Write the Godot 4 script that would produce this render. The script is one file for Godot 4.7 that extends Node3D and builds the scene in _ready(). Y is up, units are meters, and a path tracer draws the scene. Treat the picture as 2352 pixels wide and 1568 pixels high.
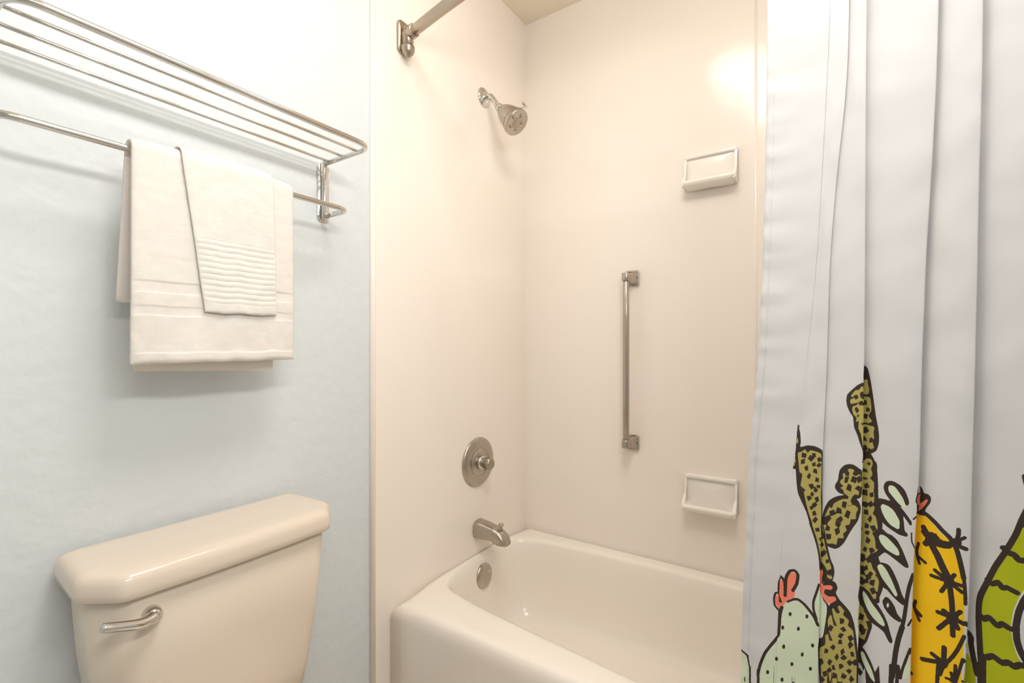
extends Node3D
# A small bathroom corner: tub with a glossy surround, towel shelf, toilet tank and a printed shower curtain.
# x runs along the plumbing wall towards the tub's long wall, z runs out from the plumbing wall, y is up (metres).

const ROOM_X0 := -1.30        # wall behind the camera's left shoulder
const WALL_X := 1.719         # long wall behind the tub
const ROOM_Z := 1.53          # wall opposite the plumbing wall
const CEILING_Y := 2.465
const PANEL := 0.007          # thickness of the surround sheets

var M := {}
var taken := {}

# ------------------------------------------------------------------ helpers
func numbered(called: String) -> String:
	var n: int = taken.get(called, 0)
	taken[called] = n + 1
	return called if n == 0 else "%s_%03d" % [called, n]

func thing(called: String, label: String, category: String, at := Vector3.ZERO, group := "") -> Node3D:
	var o := Node3D.new()
	o.name = numbered(called)
	add_child(o)
	o.position = at
	o.set_meta("label", label)
	o.set_meta("category", category)
	if group != "":
		o.set_meta("group", group)
	return o

func obj(called: String, st: SurfaceTool, m: Material, parent: Node = self, shift := Vector3.ZERO) -> MeshInstance3D:
	st.generate_normals()
	var o := MeshInstance3D.new()
	o.name = called
	o.mesh = st.commit()
	o.material_override = m
	o.position = shift
	o.cast_shadow = GeometryInstance3D.SHADOW_CASTING_SETTING_ON
	parent.add_child(o, true)
	return o

func mb() -> SurfaceTool:
	var st := SurfaceTool.new()
	st.begin(Mesh.PRIMITIVE_TRIANGLES)
	st.set_smooth_group(0)
	return st

var vcount := {}
func _start(st: SurfaceTool) -> int:
	return vcount.get(st, 0)

func loft(st: SurfaceTool, secs: Array, cap0 := true, cap1 := true, ring := true, uvs: Array = []) -> void:
	# a skin over sections with the same number of points; turned so that its faces look outwards
	var n: int = secs[0].size()
	var r: int = secs.size()
	var vol := 0.0
	var c := Vector3.ZERO
	for s in secs:
		for p in s:
			c += p
	c /= float(n * r)
	var last := n if ring else n - 1
	for i in r - 1:
		for j in last:
			var a: Vector3 = secs[i][j] - c
			var b: Vector3 = secs[i][(j + 1) % n] - c
			var d: Vector3 = secs[i + 1][j] - c
			var e: Vector3 = secs[i + 1][(j + 1) % n] - c
			vol += a.dot(b.cross(d)) + b.dot(e.cross(d))
	var flip := vol > 0.0
	if cap0 or cap1:
		# caps give a truer sign for short, wide shapes
		for k in 2:
			var s: PackedVector3Array = secs[0] if k == 0 else secs[r - 1]
			var m := Vector3.ZERO
			for p in s:
				m += p
			m = m / float(n) - c
			for j in n:
				var a: Vector3 = s[j] - c
				var b: Vector3 = s[(j + 1) % n] - c
				vol += m.dot(b.cross(a)) if k == 0 else m.dot(a.cross(b))
		flip = vol > 0.0
	skin(st, secs, flip, ring, uvs)
	if cap0:
		fan(st, secs[0], not flip)
	if cap1:
		fan(st, secs[r - 1], flip)

func skin(st: SurfaceTool, secs: Array, flip: bool, ring := true, uvs: Array = []) -> void:
	var n: int = secs[0].size()
	var r: int = secs.size()
	var v0 := _start(st)
	for i in r:
		for j in n:
			if not uvs.is_empty():
				st.set_uv(uvs[i][j])
			st.add_vertex(secs[i][j])
	var last := n if ring else n - 1
	for i in r - 1:
		for j in last:
			var a := v0 + i * n + j
			var b := v0 + i * n + (j + 1) % n
			var d := a + n
			var e := b + n
			var q := [a, d, b, b, d, e] if flip else [a, b, d, b, e, d]
			for k in q:
				st.add_index(k)
	vcount[st] = v0 + n * r

func fan(st: SurfaceTool, s: PackedVector3Array, flip: bool) -> void:
	var v0 := _start(st)
	var m := Vector3.ZERO
	for p in s:
		m += p
	st.add_vertex(m / float(s.size()))
	for p in s:
		st.add_vertex(p)
	for j in s.size():
		var a := v0 + 1 + j
		var b := v0 + 1 + (j + 1) % s.size()
		var q := [v0, b, a] if flip else [v0, a, b]
		for k in q:
			st.add_index(k)
	vcount[st] = v0 + 1 + s.size()

func frame_of(d: Vector3) -> Array:
	var up := Vector3.UP if absf(d.y) < 0.95 else Vector3.RIGHT
	var u := up.cross(d).normalized()
	return [u, d.cross(u).normalized()]

func circle(c: Vector3, u: Vector3, v: Vector3, ru: float, rv: float, n: int) -> PackedVector3Array:
	var out := PackedVector3Array()
	for k in n:
		var t := TAU * k / n
		out.append(c + u * cos(t) * ru + v * sin(t) * rv)
	return out

func tube(st: SurfaceTool, path: PackedVector3Array, radii: Array, n := 14, flat := 1.0) -> void:
	# a round bar along a path; radii holds one number or one for each point
	var secs := []
	var d0 := (path[1] - path[0]).normalized()
	var u: Vector3 = frame_of(d0)[0]
	var rows := path.size()
	for i in rows:
		var d := (path[mini(i + 1, rows - 1)] - path[maxi(i - 1, 0)]).normalized()
		u = (u - d * u.dot(d)).normalized()
		var v := d.cross(u)
		var r: float = radii[mini(i, radii.size() - 1)]
		if i == 0:
			secs.append(circle(path[0], u, v, r * 0.75, r * 0.75 * flat, n))
			secs.append(circle(path[0] + d * r * 0.2, u, v, r * 0.95, r * 0.95 * flat, n))
			continue
		if i == rows - 1:
			secs.append(circle(path[i] - d * r * 0.2, u, v, r * 0.95, r * 0.95 * flat, n))
			secs.append(circle(path[i], u, v, r * 0.75, r * 0.75 * flat, n))
			continue
		secs.append(circle(path[i], u, v, r, r * flat, n))
	loft(st, secs)

func bent(points: Array, radius: float, steps := 8) -> PackedVector3Array:
	# a polyline whose corners are rounded
	var out := PackedVector3Array()
	out.append(points[0])
	for i in range(1, points.size() - 1):
		var p: Vector3 = points[i]
		var a: Vector3 = (points[i - 1] - p)
		var b: Vector3 = (points[i + 1] - p)
		var r := minf(radius, minf(a.length(), b.length()) * 0.49)
		var pa := p + a.normalized() * r
		var pb := p + b.normalized() * r
		for k in steps + 1:
			var t := float(k) / steps
			out.append(pa.lerp(p, t).lerp(p.lerp(pb, t), t))
	out.append(points[points.size() - 1])
	return out

func lathe(st: SurfaceTool, at: Vector3, axis: Vector3, profile: Array, n := 40, cap := true) -> void:
	# profile: [radius, distance along the axis]
	var d := axis.normalized()
	var f := frame_of(d)
	var secs := []
	for p in profile:
		secs.append(circle(at + d * float(p[1]), f[0], f[1], maxf(p[0], 0.0002), maxf(p[0], 0.0002), n))
	loft(st, secs, cap, cap)

func rounded(corners: Array, r: float, steps := 5) -> PackedVector2Array:
	# a closed outline with its corners rounded
	var out := PackedVector2Array()
	var n := corners.size()
	for i in n:
		var p: Vector2 = corners[i]
		var a: Vector2 = corners[(i + n - 1) % n] - p
		var b: Vector2 = corners[(i + 1) % n] - p
		var q := minf(r, minf(a.length(), b.length()) * 0.48)
		var pa := p + a.normalized() * q
		var pb := p + b.normalized() * q
		for k in steps + 1:
			var t := float(k) / steps
			out.append(pa.lerp(p, t).lerp(p.lerp(pb, t), t))
	return out

func rect(w: float, h: float) -> Array:
	return [Vector2(-w / 2, -h / 2), Vector2(w / 2, -h / 2), Vector2(w / 2, h / 2), Vector2(-w / 2, h / 2)]

func slab(st: SurfaceTool, outline: PackedVector2Array, at: Vector3, u: Vector3, v: Vector3, depth: float, bevel: float) -> void:
	# an outline in the plane (u, v) given a thickness along u x v, with softened edges
	var w := u.cross(v).normalized()
	var c := Vector2.ZERO
	for p in outline:
		c += p
	c /= outline.size()
	var secs := []
	for lv in [[bevel, 0.0], [bevel * 0.3, bevel * 0.3], [0.0, bevel], [0.0, depth - bevel], [bevel * 0.3, depth - bevel * 0.3], [bevel, depth]]:
		var s := PackedVector3Array()
		for p in outline:
			var q: Vector2 = p
			var e := q - c
			q = c + e * maxf(0.05, 1.0 - float(lv[0]) / maxf(e.length(), 0.001))
			s.append(at + u * q.x + v * q.y + w * float(lv[1]))
		secs.append(s)
	loft(st, secs)

func block(st: SurfaceTool, mid: Vector3, size: Vector3, bevel: float, corner := 0.0) -> void:
	# a box with softened edges; corner rounds its vertical edges seen along z
	slab(st, rounded(rect(size.x, size.y), maxf(corner, bevel), 4), mid - Vector3(0, 0, size.z / 2), Vector3.RIGHT, Vector3.UP, size.z, bevel)

func box_part(called: String, a: Vector3, b: Vector3, m: Material, parent: Node) -> MeshInstance3D:
	var o := MeshInstance3D.new()
	var bm := BoxMesh.new()
	bm.size = (b - a).abs()
	o.mesh = bm
	o.material_override = m
	o.name = called
	parent.add_child(o, true)
	o.position = (a + b) / 2
	return o

func structure(called: String, a: Vector3, b: Vector3, m: Material) -> MeshInstance3D:
	var o := box_part(called, a, b, m, self)
	o.set_meta("kind", "structure")
	return o

func rgb(r: int, g: int, b: int) -> Color:
	return Color8(r, g, b)

func mat(c: Color, rough: float, metal := 0.0) -> StandardMaterial3D:
	var m := StandardMaterial3D.new()
	m.albedo_color = c
	m.roughness = rough
	m.metallic = metal
	m.cull_mode = BaseMaterial3D.CULL_DISABLED
	return m

func relief(noise_seed: int, freq: float, octaves: int, strength: float, size := 512) -> ImageTexture:
	var n := FastNoiseLite.new()
	n.seed = noise_seed
	n.noise_type = FastNoiseLite.TYPE_SIMPLEX_SMOOTH
	n.frequency = freq
	n.fractal_octaves = octaves
	var im := n.get_seamless_image(size, size)
	im.convert(Image.FORMAT_RGBA8)
	im.bump_map_to_normal_map(strength)
	return ImageTexture.create_from_image(im)

func with_relief(m: StandardMaterial3D, tex: Texture2D, per_metre: float, amount: float) -> StandardMaterial3D:
	m.normal_enabled = true
	m.normal_texture = tex
	m.normal_scale = amount
	m.uv1_triplanar = true
	m.uv1_world_triplanar = true
	m.uv1_scale = Vector3.ONE * per_metre
	return m

# ------------------------------------------------------------------ scene
func _ready() -> void:
	camera_and_light()
	materials()
	shell()
	surround()
	bathtub()
	toilet()
	curtain()
	towel_shelf()
	towels()
	curtain_rod()
	shower_head()
	shower_valve()
	tub_spout()
	grab_bar()
	soap_dishes()

func camera_and_light() -> void:
	var cam := Camera3D.new()
	cam.name = "camera"
	add_child(cam)
	var yaw := deg_to_rad(34.2)
	var at := Vector3(0, 1.10, 1.10)
	cam.look_at_from_position(at, at + Vector3(cos(yaw), 0, -sin(yaw)))
	# focal length 1100 px on a 2352 x 1568 frame, horizon 14 px below the middle (lens shift, so uprights stay upright)
	cam.set_frustum(0.05 * 1568.0 / 1100.0, Vector2(0, 0.05 * 14.0 / 1100.0), 0.05, 20.0)
	cam.current = true
	var env := Environment.new()
	env.background_mode = Environment.BG_COLOR
	env.background_color = Color.BLACK
	env.tonemap_mode = Environment.TONE_MAPPER_LINEAR
	env.tonemap_exposure = EXPOSURE
	env.sdfgi_enabled = true
	env.ssao_enabled = true
	env.ssil_enabled = true
	var we := WorldEnvironment.new()
	we.name = "environment"
	we.environment = env
	add_child(we)
	ceiling_light(Vector3(0.93, CEILING_Y, 0.715))
	panel_light(Vector3(0.50, CEILING_Y, 0.95))
	vanity_light(Vector3(0.05, 1.77, ROOM_Z))

const EXPOSURE := 1.06
const CEILING_GLOW := 9.5
const VANITY_GLOW := 2.0
const PANEL_GLOW := 2.0
const PANEL_ENERGY := 0.98
const CEILING_ENERGY := 0.05
const VANITY_ENERGY := 0.8

func ceiling_light(at: Vector3) -> void:
	var o := thing("ceiling_light", "round white glass dome light on the ceiling above the tub edge", "light", at)
	var st := mb()
	lathe(st, Vector3.ZERO, Vector3.DOWN, [[0.02, 0.0], [0.138, 0.0], [0.142, 0.006], [0.142, 0.018], [0.134, 0.022], [0.02, 0.022]], 48)
	obj("canopy", st, mat(rgb(236, 232, 224), 0.35), o)
	st = mb()
	var prof := []
	for k in 11:
		var t := PI / 2 * k / 10.0
		prof.append([0.128 * cos(t), 0.022 + 0.062 * sin(t)])
	lathe(st, Vector3.ZERO, Vector3.DOWN, prof, 48)
	var g := mat(rgb(250, 246, 238), 0.4)
	g.emission_enabled = true
	g.emission = Color(1.0, 0.98, 0.95)
	g.emission_energy_multiplier = CEILING_GLOW
	obj("dome_lamp", st, g, o)
	var l := OmniLight3D.new()
	l.name = "bulb_light"
	l.light_color = Color(1.0, 0.98, 0.95)
	l.light_energy = CEILING_ENERGY
	l.light_size = 0.11
	l.omni_range = 8.0
	l.omni_attenuation = 2.0
	l.shadow_enabled = true
	o.add_child(l)
	l.position = Vector3(0, -0.105, 0)

func panel_light(at: Vector3) -> void:
	var o := thing("ceiling_panel_light", "flat square white panel light on the ceiling in the middle of the room", "light", at)
	var st := mb()
	slab(st, rounded(rect(0.50, 0.50), 0.012, 4), Vector3(0, 0, 0), Vector3(0, 0, 1), Vector3(-1, 0, 0), 0.02, 0.004)
	obj("frame", st, mat(rgb(238, 236, 230), 0.4), o)
	st = mb()
	slab(st, rounded(rect(0.46, 0.46), 0.008, 4), Vector3(0, 0, 0), Vector3(0, 0, 1), Vector3(-1, 0, 0), 0.004, 0.001)
	var g := mat(rgb(250, 248, 244), 0.4)
	g.emission_enabled = true
	g.emission = Color(0.995, 0.97, 0.945)
	g.emission_energy_multiplier = PANEL_GLOW
	obj("diffuser_lamp", st, g, o, Vector3(0, -0.0195, 0))
	var l := AreaLight3D.new()
	l.name = "diffuser_light"
	l.area_size = Vector2(0.46, 0.46)
	l.light_color = Color(0.995, 0.97, 0.945)
	l.light_energy = PANEL_ENERGY
	l.shadow_enabled = true
	l.area_range = 8.0
	o.add_child(l)
	l.position = Vector3(0, -0.03, 0)
	l.rotation.x = -PI / 2

func vanity_light(at: Vector3) -> void:
	var o := thing("vanity_light", "long white vanity light bar on the wall across from the toilet", "light", at)
	var st := mb()
	block(st, Vector3(0, 0, -0.02), Vector3(0.76, 0.13, 0.04), 0.006, 0.012)
	obj("back_plate", st, M.get("chrome", mat(rgb(205, 203, 198), 0.2, 1.0)), o)
	st = mb()
	block(st, Vector3(0, 0, -0.062), Vector3(0.72, 0.10, 0.044), 0.012, 0.03)
	var g := mat(rgb(250, 248, 244), 0.4)
	g.emission_enabled = true
	g.emission = Color(1.0, 0.98, 0.95)
	g.emission_energy_multiplier = VANITY_GLOW
	obj("diffuser_lamp", st, g, o)
	var l := AreaLight3D.new()
	l.name = "diffuser_light"
	l.area_size = Vector2(0.72, 0.10)
	l.light_color = Color(1.0, 0.98, 0.95)
	l.light_energy = VANITY_ENERGY
	l.shadow_enabled = true
	l.area_range = 8.0
	o.add_child(l)
	l.position = Vector3(0, 0, -0.088)

func materials() -> void:
	var peel := relief(3, 0.020, 3, 6.0)
	M.paint = with_relief(mat(rgb(221, 227, 230), 0.55), peel, 2.2, 0.22)
	M.ceiling = with_relief(mat(rgb(252, 241, 222), 0.8), peel, 2.2, 0.2)
	M.surround = mat(rgb(254, 245, 236), 0.15)
	M.floor = with_relief(mat(rgb(222, 212, 198), 0.45), relief(9, 0.05, 3, 3.0), 1.5, 0.3)
	M.enamel = mat(rgb(254, 246, 236), 0.16)
	M.china = mat(rgb(230, 216, 200), 0.13)
	M.ceramic = mat(rgb(252, 247, 239), 0.15)
	M.chrome = mat(rgb(214, 212, 208), 0.09, 1.0)
	M.steel = mat(rgb(186, 178, 168), 0.27, 1.0)
	M.nickel = mat(rgb(176, 164, 150), 0.33, 1.0)
	M.dark = mat(rgb(58, 54, 50), 0.6)
	var terry := relief(21, 0.16, 2, 5.0)
	M.towel = with_relief(mat(rgb(237, 231, 226), 0.95), terry, 9.0, 0.5)
	M.towel.subsurf_scatter_enabled = true
	M.towel.subsurf_scatter_strength = 0.25
	M.towel.rim_enabled = true
	M.towel.rim = 0.4
	M.caulk = mat(rgb(236, 228, 216), 0.6)

func shell() -> void:
	var t := 0.10
	structure("floor", Vector3(ROOM_X0 - t, -t, -t), Vector3(WALL_X + t, 0, ROOM_Z + t), M.floor)
	structure("ceiling", Vector3(ROOM_X0 - t, CEILING_Y, -t), Vector3(WALL_X + t, CEILING_Y + t, ROOM_Z + t), M.ceiling)
	structure("wall_front", Vector3(ROOM_X0 - t, 0, -t), Vector3(WALL_X + t, CEILING_Y, 0), M.paint)
	structure("wall_right", Vector3(WALL_X, 0, 0), Vector3(WALL_X + t, CEILING_Y, ROOM_Z), M.paint)
	structure("wall_rear", Vector3(ROOM_X0 - t, 0, ROOM_Z), Vector3(WALL_X + t, CEILING_Y, ROOM_Z + t), M.paint)
	structure("wall_left", Vector3(ROOM_X0 - t, 0, 0), Vector3(ROOM_X0, CEILING_Y, ROOM_Z), M.paint)

func surround() -> void:
	var top := CEILING_Y
	structure("wall_shower_end", Vector3(0.912, 0, 0), Vector3(WALL_X, top, PANEL), M.surround)
	# half-round bead that finishes the panel's free edge
	var st := mb()
	var secs := []
	for y in [0.0, top]:
		var s := PackedVector3Array()
		for k in 13:
			var a := PI * k / 12.0
			s.append(Vector3(0.9065 - cos(a) * 0.0085, y, 0.0005 + sin(a) * 0.0115))
		secs.append(s)
	loft(st, secs)
	obj("trim_1", st, M.surround).set_meta("kind", "structure")
	structure("wall_shower_back", Vector3(WALL_X - PANEL, 0, PANEL), Vector3(WALL_X, top, 0.879), M.surround)
	structure("wall_shower_back_001", Vector3(WALL_X - PANEL, 0, 0.887), Vector3(WALL_X, top, ROOM_Z - PANEL), M.surround)
	structure("wall_shower_foot", Vector3(0.912, 0, ROOM_Z - PANEL), Vector3(WALL_X, top, ROOM_Z), M.surround)
	st = mb()
	secs = []
	for y in [0.0, top]:
		var s := PackedVector3Array()
		for k in 9:
			var a := PI * k / 8.0
			s.append(Vector3(WALL_X - PANEL + 0.001 - sin(a) * 0.003, y, 0.883 - cos(a) * 0.0045))
		secs.append(s)
	loft(st, secs)
	obj("trim_2", st, M.surround).set_meta("kind", "structure")

# ------------------------------------------------------------------ bathtub
func bathtub() -> void:
	var o := thing("bathtub", "cream enamel alcove bathtub with rounded rim and plain apron", "bathtub")
	var half := [Vector2(1.0565, 0.765), Vector2(1.0590, 0.7286), Vector2(1.074, 0.594), Vector2(1.089, 0.431), Vector2(1.112, 0.224), Vector2(1.132, 0.105), Vector2(1.178, 0.055), Vector2(1.272, 0.033), Vector2(1.392, 0.021), Vector2(1.50, 0.021), Vector2(1.566, 0.046), Vector2(1.604, 0.107), Vector2(1.627, 0.2435), Vector2(1.643, 0.57), Vector2(1.645, 0.765)]
	var ctl := []
	for p in half:
		ctl.append(p)
	for k in range(half.size() - 2, 0, -1):
		ctl.append(Vector2(half[k].x, 1.53 - half[k].y))
	var inner := []
	var n := ctl.size()
	for k in n:
		for s in 6:
			inner.append((ctl[k] as Vector2).cubic_interpolate(ctl[(k + 1) % n], ctl[(k + n - 1) % n], ctl[(k + 2) % n], s / 6.0))
	var mid := Vector2(1.355, 0.765)
	var lo := Vector2(0.967, PANEL + 0.0005)
	var hi := Vector2(WALL_X - PANEL - 0.0005, ROOM_Z - PANEL - 0.0005)
	var outer := []
	for p in inner:
		var d: Vector2 = p - mid
		var s := 1e9
		if absf(d.x) > 1e-6:
			s = minf(s, ((hi.x if d.x > 0 else lo.x) - mid.x) / d.x)
		if absf(d.y) > 1e-6:
			s = minf(s, ((hi.y if d.y > 0 else lo.y) - mid.y) / d.y)
		outer.append(mid + d * s)
	# the four outer corners take the nearest point
	for c in [lo, hi, Vector2(lo.x, hi.y), Vector2(hi.x, lo.y)]:
		var best := 0
		for k in outer.size():
			if (outer[k] as Vector2).distance_to(c) < (outer[best] as Vector2).distance_to(c):
				best = k
		outer[best] = c
	var secs := []
	var rim := [[0.0, 0.0], [0.0, 0.15], [0.0, 0.300], [0.015, 0.316], [0.05, 0.331], [0.11, 0.341], [0.19, 0.345], [0.35, 0.3455], [0.6, 0.3455], [0.82, 0.345], [0.93, 0.343], [1.0, 0.339]]
	for r in rim:
		var s := PackedVector3Array()
		for k in inner.size():
			var w: float = r[0]
			var q: Vector2 = outer[k].lerp(inner[k], w)
			s.append(Vector3(q.x, r[1], q.y))
		secs.append(s)
	var bowl := [[0.993, 0.995, 0.333], [0.984, 0.990, 0.322], [0.972, 0.984, 0.300], [0.955, 0.977, 0.25], [0.935, 0.968, 0.19], [0.905, 0.955, 0.13], [0.86, 0.935, 0.09], [0.79, 0.905, 0.068], [0.68, 0.86, 0.060], [0.4, 0.5, 0.057], [0.02, 0.03, 0.056]]
	for b in bowl:
		var s := PackedVector3Array()
		for p in inner:
			var d: Vector2 = p - mid
			s.append(Vector3(mid.x + d.x * b[0], b[2], mid.y + d.y * b[1]))
		secs.append(s)
	var st := mb()
	skin(st, secs, true)
	obj("tub_shell", st, M.enamel, o)
	# overflow plate on the end of the basin, under the spout
	st = mb()
	var at := Vector3(1.380, 0.273, 0.037)
	var ax := Vector3(0, 0.10, 1).normalized()
	lathe(st, at, ax, [[0.030, 0.0], [0.0425, 0.0], [0.0435, 0.003], [0.042, 0.007], [0.036, 0.0105], [0.02, 0.012], [0.001, 0.0125]], 44)
	var plate := obj("overflow_plate", st, M.steel, o)
	plate.set_meta("label", "brushed round overflow plate with two screws")
	for s in [-1, 1]:
		st = mb()
		var sp: Vector3 = at + Vector3(s * 0.021, s * 0.008, 0.0) + ax * 0.0095
		lathe(st, sp, ax, [[0.004, 0.0], [0.0042, 0.0015], [0.003, 0.003], [0.001, 0.0033]], 14)
		obj("screw", st, M.chrome, plate)
	st = mb()
	lathe(st, Vector3(1.36, 0.056, 0.30), Vector3.UP, [[0.036, 0.0], [0.036, 0.003], [0.028, 0.0045], [0.024, 0.001], [0.001, 0.001]], 32)
	obj("drain", st, M.steel, o)

# ------------------------------------------------------------------ toilet
func tank_plan(cx: float, hb: float, hm: float, hf: float, z0: float, zc: float, zf: float, bow: float, y: float, r := 0.018) -> PackedVector3Array:
	var c := [Vector2(-hb, z0), Vector2(hb, z0), Vector2(hm, zc), Vector2(hf, zf), Vector2(hf * 0.5, zf + bow * 0.8), Vector2(0, zf + bow), Vector2(-hf * 0.5, zf + bow * 0.8), Vector2(-hf, zf), Vector2(-hm, zc)]
	var out := PackedVector3Array()
	for p in rounded(c, r, 5):
		out.append(Vector3(cx + p.x, y, p.y))
	return out

func toilet() -> void:
	var cx := 0.446
	var o := thing("toilet", "almond toilet with chamfered tank lid and chrome flush lever", "toilet", Vector3.ZERO)
	var st := mb()
	var secs := []
	# tank, wider at the top
	for q in [[0.372, 0.155, 0.158, 0.128, 0.050, 0.120, 0.168, 0.012], [0.378, 0.162, 0.165, 0.134, 0.044, 0.124, 0.174, 0.012], [0.45, 0.176, 0.180, 0.147, 0.036, 0.128, 0.182, 0.009], [0.58, 0.192, 0.197, 0.163, 0.028, 0.134, 0.188, 0.007], [0.713, 0.200, 0.206, 0.172, 0.022, 0.138, 0.194, 0.006]]:
		secs.append(tank_plan(cx, q[1], q[2], q[3], q[4], q[5], q[6], q[7], q[0], 0.02))
	loft(st, secs)
	obj("tank", st, M.china, o)
	st = mb()
	secs = []
	for q in [[0.7125, -0.006], [0.7115, -0.001], [0.714, 0.0025], [0.725, 0.0035], [0.738, 0.0025], [0.7460, 0.0], [0.7515, -0.005], [0.7547, -0.012], [0.7560, -0.022], [0.7562, -0.05]]:
		var e: float = q[1]
		secs.append(tank_plan(cx, 0.212 + e, 0.218 + e, 0.177 + e * 0.6, 0.016 - minf(e, 0.0) * 0.5 , 0.148 + e * 0.4, 0.204 + e, 0.006, q[0], 0.012))
	loft(st, secs)
	obj("tank_lid", st, M.china, o)
	# flush lever
	st = mb()
	lathe(st, Vector3(0.308, 0.676, 0.190), Vector3(0, 0, 1), [[0.0125, 0.0], [0.0135, 0.002], [0.0135, 0.012], [0.0115, 0.020], [0.006, 0.0245], [0.001, 0.0255]], 24)
	var path := PackedVector3Array()
	var rad := []
	var key := [Vector3(0.3065, 0.6765, 0.206), Vector3(0.296, 0.676, 0.2135), Vector3(0.282, 0.6785, 0.2175), Vector3(0.264, 0.6845, 0.2185), Vector3(0.250, 0.6895, 0.2185), Vector3(0.239, 0.6935, 0.2175)]
	var kr := [0.0120, 0.0105, 0.0096, 0.0088, 0.0084, 0.0074]
	for i in key.size() - 1:
		for s in 5:
			var pre: Vector3 = key[maxi(i - 1, 0)]
			var post: Vector3 = key[mini(i + 2, key.size() - 1)]
			path.append((key[i] as Vector3).cubic_interpolate(key[i + 1], pre, post, s / 5.0))
			rad.append(lerpf(kr[i], kr[i + 1], s / 5.0))
	path.append(key[5])
	rad.append(0.0045)
	tube(st, path, rad, 20, 0.85)
	var lever := obj("flush_lever", st, M.chrome, o)
	lever.set_meta("label", "chrome flush lever")
	# bowl and seat, below the tank
	st = mb()
	secs = []
	for q in [[0.0, 0.105, 0.17, 0.30], [0.03, 0.100, 0.165, 0.30], [0.16, 0.085, 0.15, 0.30], [0.26, 0.13, 0.20, 0.36], [0.34, 0.178, 0.235, 0.42], [0.372, 0.185, 0.240, 0.425], [0.380, 0.178, 0.232, 0.425]]:
		var s := PackedVector3Array()
		for k in 40:
			var a := TAU * k / 40
			s.append(Vector3(cx + cos(a) * q[1], q[0], q[3] + sin(a) * q[2]))
		secs.append(s)
	loft(st, secs)
	block(st, Vector3(cx, 0.335, 0.13), Vector3(0.24, 0.07, 0.20), 0.015, 0.02)
	obj("bowl", st, M.china, o)
	st = mb()
	secs = []
	for q in [[0.381, 0.96], [0.384, 1.0], [0.398, 1.0], [0.405, 0.96], [0.408, 0.85]]:
		var s := PackedVector3Array()
		for k in 40:
			var a := TAU * k / 40
			s.append(Vector3(cx + cos(a) * 0.182 * q[1], q[0], 0.44 + sin(a) * 0.225 * q[1]))
		secs.append(s)
	loft(st, secs)
	obj("seat_lid", st, M.china, o)

# ------------------------------------------------------------------ shower curtain
const LEVEL_Y := [2.0300,1.6405,1.5186,1.3696,1.2341,1.0716,0.9090,0.7600,0.5784,0.0600]
const CREASE_Z := [
	[0.9995,0.9988,0.9976,0.9951,0.9912,0.9846,0.9718,0.9658,0.9598,0.9550],
	[1.0919,1.0890,1.0842,1.0777,1.0704,1.0570,1.0420,1.0230,1.0147,1.0081],
	[1.1178,1.1154,1.1113,1.0985,1.0897,1.0856,1.0796,1.0773,1.0738,1.0710],
	[1.1390,1.1382,1.1371,1.1364,1.1358,1.1346,1.1328,1.1295,1.1266,1.1243],
	[1.2259,1.2240,1.2209,1.2152,1.2086,1.2034,1.1997,1.1930,1.1892,1.1862],
	[1.2710,1.2702,1.2689,1.2657,1.2630,1.2597,1.2561,1.2529,1.2456,1.2397],
	[1.3377,1.3374,1.3369,1.3363,1.3358,1.3351,1.3345,1.3339,1.3331,1.3325],
	[1.3833,1.3829,1.3823,1.3816,1.3810,1.3802,1.3794,1.3787,1.3778,1.3771]]
const FOLD := [[0.005,0.0003],[0.004,0.005],[0.012,0.013],[0.015,0.016],[0.018,0.024],[0.02,0.02],[0.02,0.02]]
const CROSS := [[0,-1,0],[0.04,0,0.12],[0.2,0,0.5],[0.45,0,0.85],[0.75,0,1],[0.93,0,1],[1,0,0.9],[1,-0.5,0.55]]
const TUCK := [0,0.0006,0.0009,0.004,0.005,0.006,0.006,0.006]

func base_x(y: float) -> float:
	return 0.925 + 0.03 * (y - 0.1) / 1.9

func fold_depth(i: int, y: float) -> float:
	return lerpf(FOLD[i][1], FOLD[i][0], clampf((y - 0.4) / 1.4, 0.0, 1.0))

func crease_at(i: int, y: float) -> float:
	var n := LEVEL_Y.size()
	var k := 0
	while k < n - 2 and y < LEVEL_Y[k + 1]:
		k += 1
	var w: float = (LEVEL_Y[k] - y) / (LEVEL_Y[k] - LEVEL_Y[k + 1])
	var row: Array = CREASE_Z[i]
	return cubic_interpolate(row[k], row[k + 1], row[maxi(k - 1, 0)], row[mini(k + 2, n - 1)], w)

func cloth_row(y: float) -> PackedVector2Array:
	# the cloth's run (x, z) at one height: each fold bulges towards the room and tucks behind the one before
	var ctl := []
	var bx := base_x(y)
	for i in 7:
		var z0 := crease_at(i, y)
		var w := crease_at(i + 1, y) - z0
		var a := fold_depth(i, y)
		for c in CROSS:
			var t: float = c[0]
			var shift: float = c[1]
			var out: float = c[2]
			shift *= TUCK[i] if t == 0.0 else TUCK[i + 1]
			if i == 0 and t == 0.0:
				shift = 0.0
				out = 0.3
			elif i == 0 and t < 0.3:
				out = 0.4 + 0.2 * t
			elif i == 0 and out == 0.55:
				out = 0.85
			elif i == 1 and t == 0.0:
				out = 0.45
			elif i == 1 and t < 0.1:
				out = 0.5
			ctl.append(Vector2(bx - a * out, z0 + t * w + shift))
	ctl.append(Vector2(bx, crease_at(7, y) - TUCK[7]))
	var n := ctl.size()
	var row := PackedVector2Array()
	for j in n - 1:
		for s in 4:
			row.append((ctl[j] as Vector2).cubic_interpolate(ctl[j + 1], ctl[maxi(j - 1, 0)], ctl[mini(j + 2, n - 1)], s / 4.0))
	row.append(ctl[n - 1])
	return row

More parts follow.
